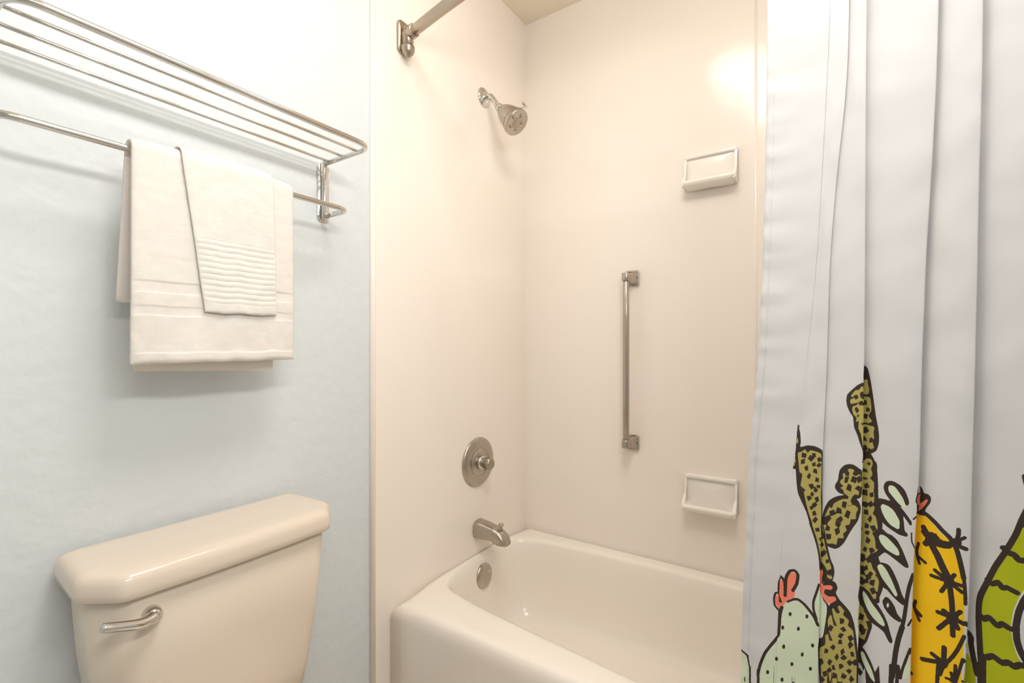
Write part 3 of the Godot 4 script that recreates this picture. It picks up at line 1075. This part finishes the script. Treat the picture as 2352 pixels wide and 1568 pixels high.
# ------------------------------------------------------------------ the curtain's print
# [ink, stroke width (0 = filled), outline as pairs], tenths of a millimetre along the cloth and up from the floor
const PRINT := [
["g",0,[4342,8746,4288,8608,4244,8530,4188,8352,4121,8178,4048,7988,3960,7771,3911,7576,3889,7394,3889,7251,3903,6973,3923,6695,3940,6492,3956,6310,3956,900,4356,900,4356,6522]],
["w",0,[4347,7797,4293,7745,4244,7610,4200,7446,4178,7242,4200,7047,4233,6891,4277,6787,4319,6752,4356,6769]],
["w",0,[4352,9427,4277,9297,4261,9236,4271,9141,4282,9041,4282,8937,4271,8803,4244,8712,4352,8733]],
["k",0,[4352,9336,4277,9293,4266,9267,4282,9171,4309,9046,4293,8838,4266,8699,4233,8582,4314,8599,4352,8707]],
["k",65,[4323,8851,4266,8673,4211,8469,4116,8204,4020,7962,3952,7754,3885,7537,3867,7385,3870,7172,3889,6891,3911,6617,3940,6301,3940,900]],
["k",67,[4347,7727,4293,7602,4250,7450,4227,7264,4239,7060,4282,6899,4356,6743]],
["k",75,[4101,8257,4152,8204,4200,8196,4250,8135,4309,8148,4342,8148]],
["k",65,[3948,7767,3992,7727,4053,7771,4096,7710,4136,7732,4188,7710,4233,7693]],
["k",72,[3870,7259,3923,7211,3974,7259,4053,7181,4101,7229,4157,7198,4216,7190]],
["k",76,[3907,6700,3965,6695,4024,6743,4111,6695,4167,6726,4222,6695,4277,6743,4356,6726]],
["g",0,[3424,6860,3782,6626,3821,6487,3874,6258,3874,900,3420,900,3420,6279,3506,6578]],
["k",64,[3414,7129,3777,6930,3802,6800,3830,6639,3881,6409,3919,6288,3919,900]],
["k",0,[3462,6596,3436,6587,3424,6574,3411,6583,3406,6600,3410,6626,3422,6639,3433,6630]],
["k",0,[3451,6323,3442,6314,3419,6305,3394,6305,3383,6314,3394,6336,3496,6314,3447,6340]],
["y",0,[2585,8530,2899,8517,2978,8473,3055,8400,3123,8322,3209,8252,3257,8170,3301,8061,3334,7914,3363,7754,3371,7736,3392,7454,3401,7255,3404,7112,3409,6826,3404,6535,3403,6275,3403,900,2576,900,2576,6015,2576,6440,2582,6817,2581,7194,2821,7615,2584,8109,2581,8456]],
["k",0,[2821,8933,2860,8903,2891,8846,2945,8846,2985,8803,2978,8725,2933,8634,2914,8560,2948,8530,2879,8508,2585,8530,2584,8582,2584,8694,2823,8825]],
["r",0,[2826,8560,2828,8655,2888,8720,2927,8764,2948,8755,2920,8686,2874,8608,2837,8564]],
["r",0,[2584,8694,2823,8803,2835,8851,2842,8855,2833,8738,2826,8647]],
["k",58,[2842,8530,2917,8551,2978,8517,3063,8447,3139,8365,3213,8296,3271,8204,3309,8087,3347,7914,3376,7762]],
["k",42,[3363,7866,3387,7684,3401,7515,3406,7402]],
["k",78,[2911,8339,2962,8257,3011,8196,3097,8204,3192,8191,3281,8226]],
["k",86,[2989,8235,3011,8174,3131,8161,3201,8174]],
["k",69,[2989,8200,2911,8274]],
["k",79,[3003,8170,2948,8113]],
["k",63,[3007,8274,3093,8270]],
["k",0,[3070,8217,3055,8152,3007,8109,2958,8118,2936,8170,2955,8239,3000,8283,3051,8274]],
["k",0,[3344,8248,3329,8191,3285,8161,3245,8170,3225,8217,3241,8274,3281,8309,3327,8296]],
["y",0,[3078,8309,3108,8313,3151,8278,3167,8243,3155,8226,3112,8252,3078,8287]],
["k",50,[3288,8261,3307,8361,3307,8430]],
["k",45,[3309,8278,3373,8330]],
["k",58,[3304,8200,3389,8174]],
["k",85,[3029,8109,3093,7996,3155,7845,3201,7745,3229,7662]],
["k",51,[3225,7671,3036,7684]],
["k",51,[3225,7671,3074,7775]],
["k",51,[3225,7671,3278,7780]],
["k",51,[3225,7671,3385,7645]],
["k",50,[3225,7671,3367,7558]],
["k",50,[3225,7671,3151,7502]],
["k",0,[3288,7671,3274,7606,3233,7576,3192,7580,3171,7632,3188,7693,3229,7727,3271,7719]],
["k",62,[3233,7636,3249,7511,3264,7385,3274,7242]],
["k",58,[3274,7172,3123,7194]],
["k",60,[3274,7172,3184,7237]],
["k",59,[3274,7172,3354,7277]],
["k",60,[3274,7172,3399,7120]],
["k",59,[3274,7172,3292,6917]],
["k",59,[3274,7172,3139,6960]],
["k",58,[3274,7172,3339,7034]],
["k",0,[3342,7190,3327,7107,3281,7055,3233,7073,3213,7142,3229,7224,3274,7272,3318,7259]],
["k",44,[2852,8079,2833,7970,2850,7871,2879,7793]],
["k",42,[2842,7897,2958,7836]],
["k",48,[2844,7216,2826,7133,2858,7051,2905,6960]],
["k",55,[2844,7090,2920,7042]],
["k",62,[3205,6500,2958,6418]],
["k",59,[3205,6500,3078,6561]],
["k",61,[3205,6500,3205,6713]],
["k",47,[3409,6943,3354,6765,3292,6613,3209,6461,3171,6310,3143,6162,3143,900]],
["k",0,[3260,6505,3241,6440,3196,6396,3151,6396,3131,6444,3147,6513,3192,6557,3241,6552]],
["k",40,[3406,6626,3378,6474,3342,6284,3329,6249,3329,900]],
["k",40,[3312,6318,3292,6388]],
["k",38,[3304,6292,3241,6292]],
["k",0,[3354,6323,3344,6284,3312,6258,3285,6258,3271,6284,3285,6323,3309,6349,3342,6349]],
["k",0,[2826,6123,2823,6101,2584,6140,2578,6153,2576,6175,2578,6197,2582,6205,2823,6145]],
["k",22,[2588,8933,2576,8816,2565,8716,2636,8586,2544,8456]],
["k",17,[2531,8248,2542,8109,2632,7901,2565,7576]],
["k",48,[2574,7641,2550,7537,2531,7446,2512,7285,2500,7129,2481,6943,2460,6817]],
["k",64,[2465,6830,2423,6635,2394,6435,2379,6262,2358,6054,2345,5928,2345,900]],
["k",25,[2575,6973,2533,6873]],
["k",44,[2569,6531,2521,6362,2481,6201,2451,6071,2413,5958,2413,900]],
["m",0,[2562,6461,2531,6344,2498,6223,2476,6093,2491,6062,2539,6145,2564,6253]],
["k",0,[1745,9215,2075,9232,2102,9089,2117,8894,2128,8681,2169,8564,2189,8348,2189,8226,2220,8174,2216,7905,2154,7788,2204,7654,2241,7476,2185,7485,2224,7350,2181,7177,2158,7077,1734,7012,1741,7385,1741,7758,1743,8165,1739,8634]],
["k",0,[1759,7068,2031,6860,2095,6713,2065,6574,2028,6431,1963,6310,1934,6153,1729,6049,1732,6431]],
["o",0,[1745,9215,2009,9219,2040,9180,2022,9106,2040,9054,2014,8968,2043,8933,2068,8898,2065,8768,2075,8712,2072,8608,2037,8569,2082,8534,2075,8469,2062,8430,2102,8387,2120,8309,2131,8217,2091,8161,2065,8126,2095,8070,2110,7988,2117,7910,2150,7897,2124,7858,2046,7788,1998,7697,2062,7662,2085,7589,2128,7537,2135,7441,2117,7528,2169,7424,2162,7316,2154,7255,2110,7251,2139,7207,2135,7142,2102,7129,2055,7203,2000,7229,1947,7246,1738,7251,1738,7394,1741,7758,1926,8139,1739,8634]],
["o",0,[1735,7047,1952,6947,1980,6869,2062,6804,2055,6761,2009,6734,2037,6643,2000,6470,1975,6435,1739,6487]],
["k",0,[1958,9232,2031,9215,2025,9150,1949,9141]],
["k",0,[2003,9093,1947,9011,1721,9085,1932,9137]],
["k",0,[1975,9002,1977,8937,1928,8920,1739,9020]],
["k",0,[2011,8820,1943,8781,1928,8846,1977,8885]],
["k",0,[1980,8773,1982,8681,1738,8668,1739,8742]],
["k",0,[2058,8760,2068,8690,2025,8668,2003,8720]],
["k",0,[2011,8556,1977,8491,1738,8538,1972,8582]],
["k",0,[2046,8625,2058,8534,2017,8512,1987,8569]],
["k",0,[1943,8456,1998,8465,2006,8382,1937,8382]],
["k",0,[2031,8395,2058,8352,2031,8270,1992,8317]],
["k",0,[1963,8257,2017,8243,2009,8178,1954,8170]],
["k",0,[2091,8257,2120,8196,2072,8148,2025,8222]],
["k",0,[1958,8087,1980,8144,2031,8139,2014,8074]],
["k",0,[1990,8053,2049,8009,2019,7944,1975,7957]],
["k",0,[2006,7871,1982,7797,1939,7814,1958,7884]],
["k",0,[2052,7793,2025,7875,2072,7905,2113,7871]],
["k",0,[1939,7623,1737,7745,1970,7758,1992,7684]],
["k",0,[2043,7758,2078,7723,2025,7641,1985,7693]],
["k",0,[1958,7558,2009,7615,2025,7550,1982,7515]],
["k",0,[1741,7493,1958,7506,1995,7437,1738,7428]],
["k",0,[2006,7450,2055,7537,2095,7511,2046,7411]],
["k",0,[1992,7537,1958,7476,1735,7554,1960,7576]],
["k",0,[2072,7433,2014,7368,1982,7437,2037,7489]],
["k",0,[1975,7311,1963,7368,2031,7420,2034,7342]],
["k",0,[2106,7316,2040,7329,2055,7398,2120,7428]],
["k",0,[1947,7398,1992,7333,1949,7268,1719,7350]],
["k",0,[1743,6839,1980,6813,1963,6717,1720,6756]],
["k",0,[1968,6648,1987,6604,1932,6526,1722,6648]],
["k",0,[1930,6583,2019,6622,1992,6522,1939,6483]],
["k",0,[2046,7255,2106,7307,2143,7237,2088,7185]],
["k",0,[1737,10741,1934,10702,1972,10611,1998,10485,2022,10329,2049,10125,2075,9922,2106,9744,2117,9618,2113,9518,2088,9410,2040,9362,2017,9345,2043,9297,2072,9236,2082,9215,1739,9197,1742,9302,1741,10121]],
["o",0,[1945,10503,1960,10429,1980,10342,1954,10264,1739,10269,1737,10394]],
["o",0,[1739,10238,1975,10225,2000,10186,2014,10021,1977,9930,2025,9857,1970,9813,1740,9883]],
["o",0,[1737,9779,2043,9774,2046,9683,2055,9609,2037,9518,2055,9449,2019,9414,1985,9432,1949,9362,1740,9393]],
["o",0,[1928,9228,1970,9263,2022,9258,2043,9197,2017,9089,2043,9033,1990,8955,1740,9007]],
["k",0,[1725,10173,1945,10169,1952,10099,1745,10078]],
["k",0,[1998,10039,1985,9991,1939,9995,1949,10069]],
["k",0,[1738,9982,1970,9952,1956,9878,1735,9913]],
["k",0,[1738,9705,1954,9753,1990,9692,1943,9648]],
["k",0,[2028,9601,2058,9544,1992,9505,1995,9583]],
["k",0,[1770,9570,1928,9601,1965,9536,1738,9501]],
["k",0,[1943,9358,1737,9423,1947,9466,1975,9414]],
["k",0,[2017,9202,2009,9163,1970,9158,1972,9210]],
["k",0,[1742,9111,1960,9093,1982,9041,1739,9046]],
["k",0,[1732,10442,1716,10451,1650,10412,1578,10334,1515,10256,1504,10160,1519,10069,1558,9974,1597,9913,1606,9844,1616,9748,1660,9627,1695,9505,1731,9393,1741,9354,1742,9809,1738,10329]],
["o",0,[1729,10377,1697,10381,1668,10338,1624,10329,1581,10269,1565,10229,1591,10221,1634,10251,1668,10234,1600,10203,1558,10177,1558,10121,1584,10112,1619,10125,1670,10138,1636,10095,1594,10073,1584,10030,1603,9948,1645,9900,1636,9831,1674,9848,1672,9731,1703,9648,1733,9466,1739,9436,1753,10017]],
["k",0,[1647,10260,1664,10208,1626,10182,1603,10247]],
["k",0,[1739,10264,1686,10229,1686,10290,1726,10321]],
["k",0,[1681,10017,1647,9965,1616,10034,1639,10073]],
["k",0,[1713,10173,1775,10091,1674,10099,1670,10147]],
["k",0,[1715,10282,1934,10225,1755,10173,1695,10216]],
["k",0,[1656,9904,1650,9939,1675,9956,1679,9926]],
["k",0,[1720,9783,1708,9822,1765,9826,1742,9800]],
["k",0,[1445,9050,1497,9128,1555,9158,1621,9158,1688,9111,1727,9067,1733,8751,1713,8655,1670,8634,1603,8590,1544,8603,1512,8664,1436,8686,1386,8746,1389,8807,1423,8885,1430,8972]],
["k",0,[1204,8248,1236,8378,1291,8504,1358,8582,1436,8634,1544,8673,1603,8651,1660,8638,1699,8586,1722,8517,1718,8413,1688,8287,1631,8170,1575,8040,1523,7910,1462,7819,1401,7775,1327,7775,1277,7793,1252,7845,1217,8031,1198,8144]],
["o",0,[1483,8994,1504,9011,1530,8968,1558,8972,1569,9020,1544,9067,1584,9093,1631,9072,1609,9011,1654,8989,1694,9024,1720,8972,1726,8833,1700,8760,1688,8690,1650,8703,1611,8651,1584,8564,1544,8577,1565,8647,1508,8690,1490,8746,1455,8764,1493,8803,1452,8846,1462,8894,1490,8924]],
["o",0,[1311,8426,1347,8413,1373,8495,1430,8551,1497,8599,1565,8603,1611,8547,1591,8508,1540,8495,1634,8530,1689,8482,1666,8404,1662,8313,1603,8296,1587,8213,1533,8178,1551,8105,1508,8048,1515,7975,1439,7957,1420,7849,1370,7849,1279,7827,1254,7979,1222,8105,1238,8235,1272,8330]],
["k",0,[1544,8859,1504,8859,1515,8955,1569,8963]],
["k",0,[1584,8894,1611,8985,1666,8963,1654,8872]],
["k",0,[1603,8829,1594,8729,1530,8760,1558,8855]],
["k",0,[1700,8751,1639,8790,1681,8846,1742,8812]],
["k",0,[1700,9002,1738,8937,1684,8877,1650,8955]],
["k",0,[1420,8452,1476,8434,1486,8356,1398,8348]],
["k",0,[1548,8556,1530,8452,1479,8469,1490,8560]],
["k",0,[1548,8434,1597,8413,1572,8296,1515,8326]],
["k",0,[1504,8270,1469,8209,1407,8248,1473,8322]],
["k",0,[1222,8226,1311,8296,1344,8243,1289,8161]],
["k",0,[1376,8400,1410,8335,1324,8270,1311,8352]],
["k",0,[1407,8243,1479,8200,1449,8118,1398,8152]],
["k",0,[1248,8027,1275,8126,1327,8100,1314,8031]],
["k",0,[1449,8135,1466,8053,1414,7988,1389,8083]],
["k",0,[1263,7975,1347,7992,1338,7910,1275,7879]],
["k",0,[1286,8226,1286,8122,1205,8105,1224,8209]],
["k",0,[2274,8677,2208,8781,2185,8855,2196,8929,2236,8972,2296,8976,2375,8933,2436,8851,2479,8720,2481,8668,2462,8642,2436,8660,2402,8616,2362,8608]],
["k",0,[2128,8681,2274,8677,2332,8660,2394,8603,2457,8517,2521,8417,2527,8365,2507,8361,2470,8417,2426,8478,2439,8369,2451,8270,2486,8226,2486,8191,2462,8183,2387,8196,2287,8252,2220,8300,2185,8339,2173,8447,2158,8560]],
["m",0,[2253,8907,2241,8872,2249,8812,2305,8733,2367,8655,2420,8608,2445,8638,2417,8733,2367,8825,2319,8894,2287,8911]],
["m",0,[2177,8603,2158,8560,2181,8473,2228,8382,2283,8317,2354,8278,2387,8287,2387,8391,2358,8460,2310,8543,2257,8586,2212,8603]],
["k",0,[2189,8226,2245,8183,2305,8165,2371,8105,2429,7992,2476,7871,2514,7767,2512,7732,2481,7727,2409,7775,2319,7840,2228,7884,2146,7793,2146,8096]],
["m",0,[2162,8131,2150,8087,2177,8014,2241,7940,2323,7897,2379,7879,2405,7901,2387,7970,2328,8044,2253,8118,2200,8144]],
["k",0,[2143,7693,2196,7719,2253,7723,2301,7693,2345,7615,2402,7476,2451,7316,2500,7216,2498,7172,2462,7159,2402,7198,2336,7255,2274,7324,2224,7350,2185,7428,2158,7532,2135,7636]],
["m",0,[2162,7675,2143,7641,2162,7580,2204,7493,2249,7428,2310,7350,2362,7272,2387,7259,2398,7298,2371,7376,2323,7498,2266,7615,2228,7667,2193,7693]],
["k",0,[1947,7246,2014,7211,2088,7138,2166,7055,2241,6938,2292,6813,2328,6669,2354,6578,2341,6539,2310,6548,2245,6669,2173,6717,2102,6743,2031,6787,1965,6917,1741,7125]],
["m",0,[1963,7190,1949,7133,1972,7038,2028,6925,2102,6834,2181,6778,2236,6756,2257,6787,2228,6869,2169,6956,2088,7047,2017,7142]],
["k",0,[2249,7207,2220,7133,2241,7051,2296,6973,2362,6917,2433,6891,2468,6921,2448,6951,2402,7008,2367,7107,2328,7172,2283,7216]],
["m",0,[2301,7103,2296,7073,2287,7060,2279,7068,2270,7090,2279,7120,2287,7138,2296,7125]],
["k",0,[1941,6314,2019,6262,2085,6158,2143,6023,2212,5867,2212,900,2028,900,2028,5763,1939,5833,1735,6049,1742,6253]],
["m",0,[1947,6236,1937,6192,1968,6093,2022,6002,2088,5898,2139,5863,2143,5893,2106,6023,2034,6153,1982,6240]],
["w",0,[1739,6093,1937,6032,1982,5954,1987,5919,1947,5941,1741,6036]],
["k",0,[575,9709,642,9583,681,9427,683,9336,820,9375,974,9375,1078,9341,1136,9267,1196,8534,1199,8061,1198,8126,1214,8001,1270,7871,1301,7749,1344,7584,1389,7489,1401,7394,1392,7324,1370,7251,1242,7177,1129,7337,1115,7467,1102,7597,1071,7758,1019,7931,957,8100,964,8100,906,8270,803,8452,739,8569,692,8742,643,8955,580,8955,587,9106,582,9380]],
["o",0,[646,9228,723,9263,783,9306,838,9254,892,9302,980,9293,1040,9284,1105,9249,1117,9072,1122,8803,1121,8538,1131,8365,1131,8070,1107,8131,1133,8035,1234,7875,1261,7754,1299,7619,1335,7515,1358,7441,1308,7389,1376,7303,1341,7264,1294,7285,1301,7368,1261,7437,1224,7472,1139,7519,1120,7636,1098,7762,1062,7905,1004,8079,1004,8109,937,8274,841,8586,866,8629,775,8686,772,8755,778,8885,721,8916,685,9059]],
["o",0,[584,9488,625,9453,626,9384,583,9401]],
["o",0,[590,9141,632,9089,591,9011,584,8994]],
["k",0,[725,9249,823,9236,815,9163,727,9167]],
["k",0,[983,9184,923,9111,850,9158,895,9228]],
["k",0,[998,9258,1006,9197,944,9189,920,9258]],
["k",0,[1131,9150,1050,9119,1028,9184,1086,9210]],
["k",0,[797,9158,806,9072,732,9046,719,9115]],
["k",0,[1001,9119,1011,9054,957,9037,934,9089]],
["k",0,[1120,9089,1077,9033,1016,9059,1070,9115]],
["k",0,[863,9054,882,8968,835,8950,794,9007]],
["k",0,[974,9007,1036,9002,1048,8924,968,8942]],
["k",0,[902,8929,940,8885,909,8816,859,8859]],
["k",0,[1024,8872,1082,8851,1077,8790,1014,8794]],
["k",0,[977,8755,1011,8690,957,8651,902,8729]],
["k",0,[1036,8707,1055,8751,1113,8742,1095,8686]],
["k",0,[1014,8716,1075,8664,1040,8612,995,8634]],
["k",0,[1011,8599,992,8534,947,8564,961,8621]],
["k",0,[923,8452,889,8530,940,8551,986,8512]],
["k",0,[1048,8447,1019,8525,1075,8564,1094,8486]],
["k",0,[1033,8460,1070,8421,1019,8352,980,8413]],
["k",0,[947,8361,995,8400,1011,8339,974,8313]],
["k",0,[995,8287,1036,8322,1066,8248,1006,8226]],
["k",0,[1004,8152,1046,8222,1085,8187,1040,8105]],
["k",0,[1117,7992,1062,7979,1044,8027,1098,8053]],
["k",0,[1100,7884,1202,7914,1236,7884,1120,7836]],
["k",0,[1208,7645,1234,7710,1281,7684,1254,7610]],
["k",0,[1199,7823,1238,7780,1199,7727,1106,7780]],
["k",0,[1268,7554,1319,7576,1319,7519,1272,7493]],
["k",0,[1338,7316,1289,7333,1306,7402,1373,7394]],
["k",0,[1211,7671,1246,7610,1208,7567,1120,7619]],
["m",0,[746,6691,797,6739,866,6761,930,6730,1021,6626,1097,6518,1122,6388,1132,5807,1121,5499,1121,900,301,900,301,5139,290,5299,338,5494,422,5698,520,5872,630,6032,646,6140,639,6366,647,6505,685,6622]],
["k",41,[732,6713,797,6774,869,6795,947,6743,1026,6648,1078,6570,1118,6466]],
["k",48,[657,6574,639,6453,634,6240,629,6114,575,6015,485,5867,395,5707,321,5486,286,5282,294,5134,294,900]],
["k",0,[791,6522,786,6492,772,6474,759,6483,751,6500,756,6526,770,6544,786,6539]],
["k",0,[1001,6565,995,6535,983,6522,971,6526,964,6548,968,6578,983,6591,995,6587]],
["k",0,[702,6258,698,6231,685,6214,671,6223,665,6240,669,6271,683,6284,698,6279]],
["k",0,[902,6318,895,6292,882,6279,869,6279,863,6305,869,6331,882,6349,895,6340]],
["k",0,[725,5945,723,5919,708,5902,694,5906,688,5932,692,5958,706,5976,721,5971]],
["k",0,[1080,6119,1073,6088,1062,6080,1048,6080,1042,6101,1046,6127,1061,6145,1073,6140]],
["k",0,[957,5915,954,5889,940,5876,927,5876,923,5902,927,5928,940,5945,954,5941]],
["k",0,[639,5698,634,5672,619,5655,576,5650,568,5672,575,5702,593,5720,634,5724]],
["k",0,[835,5698,829,5672,815,5655,803,5659,797,5681,803,5711,815,5724,829,5724]],
["k",0,[1061,5724,1055,5698,1042,5685,1028,5685,1024,5707,1028,5737,1042,5750,1055,5746]],
["k",0,[476,5416,471,5386,453,5373,432,5373,425,5399,432,5425,450,5442,471,5438]],
["k",0,[714,5377,710,5351,696,5334,683,5338,676,5360,681,5390,696,5408,708,5403]],
["k",0,[853,5382,850,5369,850,900,835,900,835,5364,823,900,823,5356,817,5364,820,5390,835,5408,847,5403]],
["k",0,[557,5230,557,900,550,900,550,5230,532,900,532,5221,513,900,513,5217,505,900,505,5212,513,900,513,5217,532,900,532,5221,550,900,550,5230]],
["m",0,[1125,7068,1089,6960,1068,6834,1077,6669,1116,6535,1199,6288,1217,6236,1268,6362,1296,6574,1314,6717,1272,6808,1212,6917]],
["k",0,[1238,7342,1208,7129,1270,7224,1349,7259,1420,7237,1449,7164,1426,7077,1483,6982,1548,6921,1619,6839,1674,6678,1707,6448,1730,6197,1755,5741,1755,900,1212,900,1212,5494,1137,5885,1131,6184,1246,6284,1281,6500,1306,6743,1296,6839,1230,6925]],
["o",0,[1379,6804,1401,6817,1445,6756,1486,6791,1455,6860,1483,6895,1544,6834,1530,6765,1606,6704,1594,6622,1662,6561,1679,6379,1699,6253,1714,6041,1718,5750,1718,900,1240,900,1240,5512,1214,5798,1204,6075,1289,6188,1291,6340,1330,6379,1352,6292,1395,6310,1352,6405,1319,6587,1367,6708,1407,6561,1449,6565,1404,6674]],
["k",0,[1407,6531,1373,6440,1330,6453,1349,6544]],
["k",0,[1490,6604,1486,6704,1548,6704,1544,6639]],
["k",0,[1490,6535,1540,6587,1578,6539,1540,6500]],
["k",0,[1508,6383,1466,6401,1493,6470,1548,6470]],
["k",0,[1519,6375,1526,6305,1469,6288,1479,6357]],
["k",0,[1591,6448,1639,6496,1677,6444,1621,6383]],
["k",0,[1629,6401,1670,6353,1621,6266,1597,6331]],
["k",0,[1361,6184,1410,6258,1439,6223,1414,6158]],
["k",0,[1279,6041,1289,6132,1341,6136,1333,6075]],
["k",0,[1544,6253,1562,6192,1515,6123,1504,6192]],
["k",0,[1684,6171,1641,6162,1629,6231,1672,6244]],
["k",0,[1459,6010,1426,6058,1462,6136,1486,6088]],
["k",0,[1364,5880,1327,5911,1352,5989,1401,5980]],
["k",0,[1551,6058,1504,6075,1544,6153,1594,6119]],
["k",0,[1555,5958,1497,5885,1486,5967,1526,5997]],
["k",0,[1621,6101,1674,6075,1626,5997,1587,6045]],
["k",0,[1275,5876,1224,5802,1135,5885,1256,5937]],
["k",0,[1647,6062,1694,6140,1783,6054,1686,6032]],
["k",0,[1322,5781,1330,5707,1275,5646,1254,5720]],
["k",0,[1316,5776,1364,5867,1398,5824,1355,5759]],
["k",0,[1407,5802,1466,5798,1466,5733,1398,5698]],
["k",0,[1537,5854,1597,5828,1569,5763,1515,5768]],
["k",0,[1626,5867,1578,5906,1624,5958,1658,5932]],
["k",0,[1645,5741,1621,5781,1645,5863,1692,5807]],
["k",0,[1250,5650,1301,5616,1252,5533,1205,5564]],
["k",0,[1389,5902,1426,5928,1445,5859,1401,5833]],
["k",0,[1537,5676,1537,900,1466,900,1466,5642,1476,5685,1533,5702]],
["k",0,[1327,5568,1364,5642,1404,5624,1382,5598,1382,900]],
["k",31,[1121,7129,1091,6990,1057,6830,1061,6700,1100,6561]],
["r",0,[1131,7337,1212,7372,1230,7324,1209,7198,1211,7112,1335,7168,1382,7155,1358,7099,1268,7073,1259,7003,1324,6982,1410,7012,1436,6964,1358,6882,1296,6869,1229,6943,1140,7068,1125,7237]],
["w",0,[1303,6873,1355,6878,1335,6834]],
["r",0,[524,6774,569,6747,576,6982,629,7042,671,7038,688,7168,742,7203,823,7220,838,7146,797,6960,820,6917,812,6804,725,6717,671,6604,628,6535,539,6617]],
["k",33,[629,6492,532,6578,513,6695,532,6791,573,6813]],
["k",39,[640,6678,586,6839,585,6999,626,7103,683,7025,698,6795]],
["k",42,[696,6800,698,6960,700,7116,742,7229,806,7259,850,7203,841,7051,794,6917]],
["k",41,[632,6396,635,6500,665,6591]],
["m",0,[2,5594,70,5559,118,5399,141,5082,141,900,2,900,2,5030]],
["k",33,[5,5633,90,5577,127,5403,153,5082,153,900]],
["k",0,[68,5165,65,5126,61,5108,54,5121,48,5156,54,5199,56,5212,63,5199]],
]
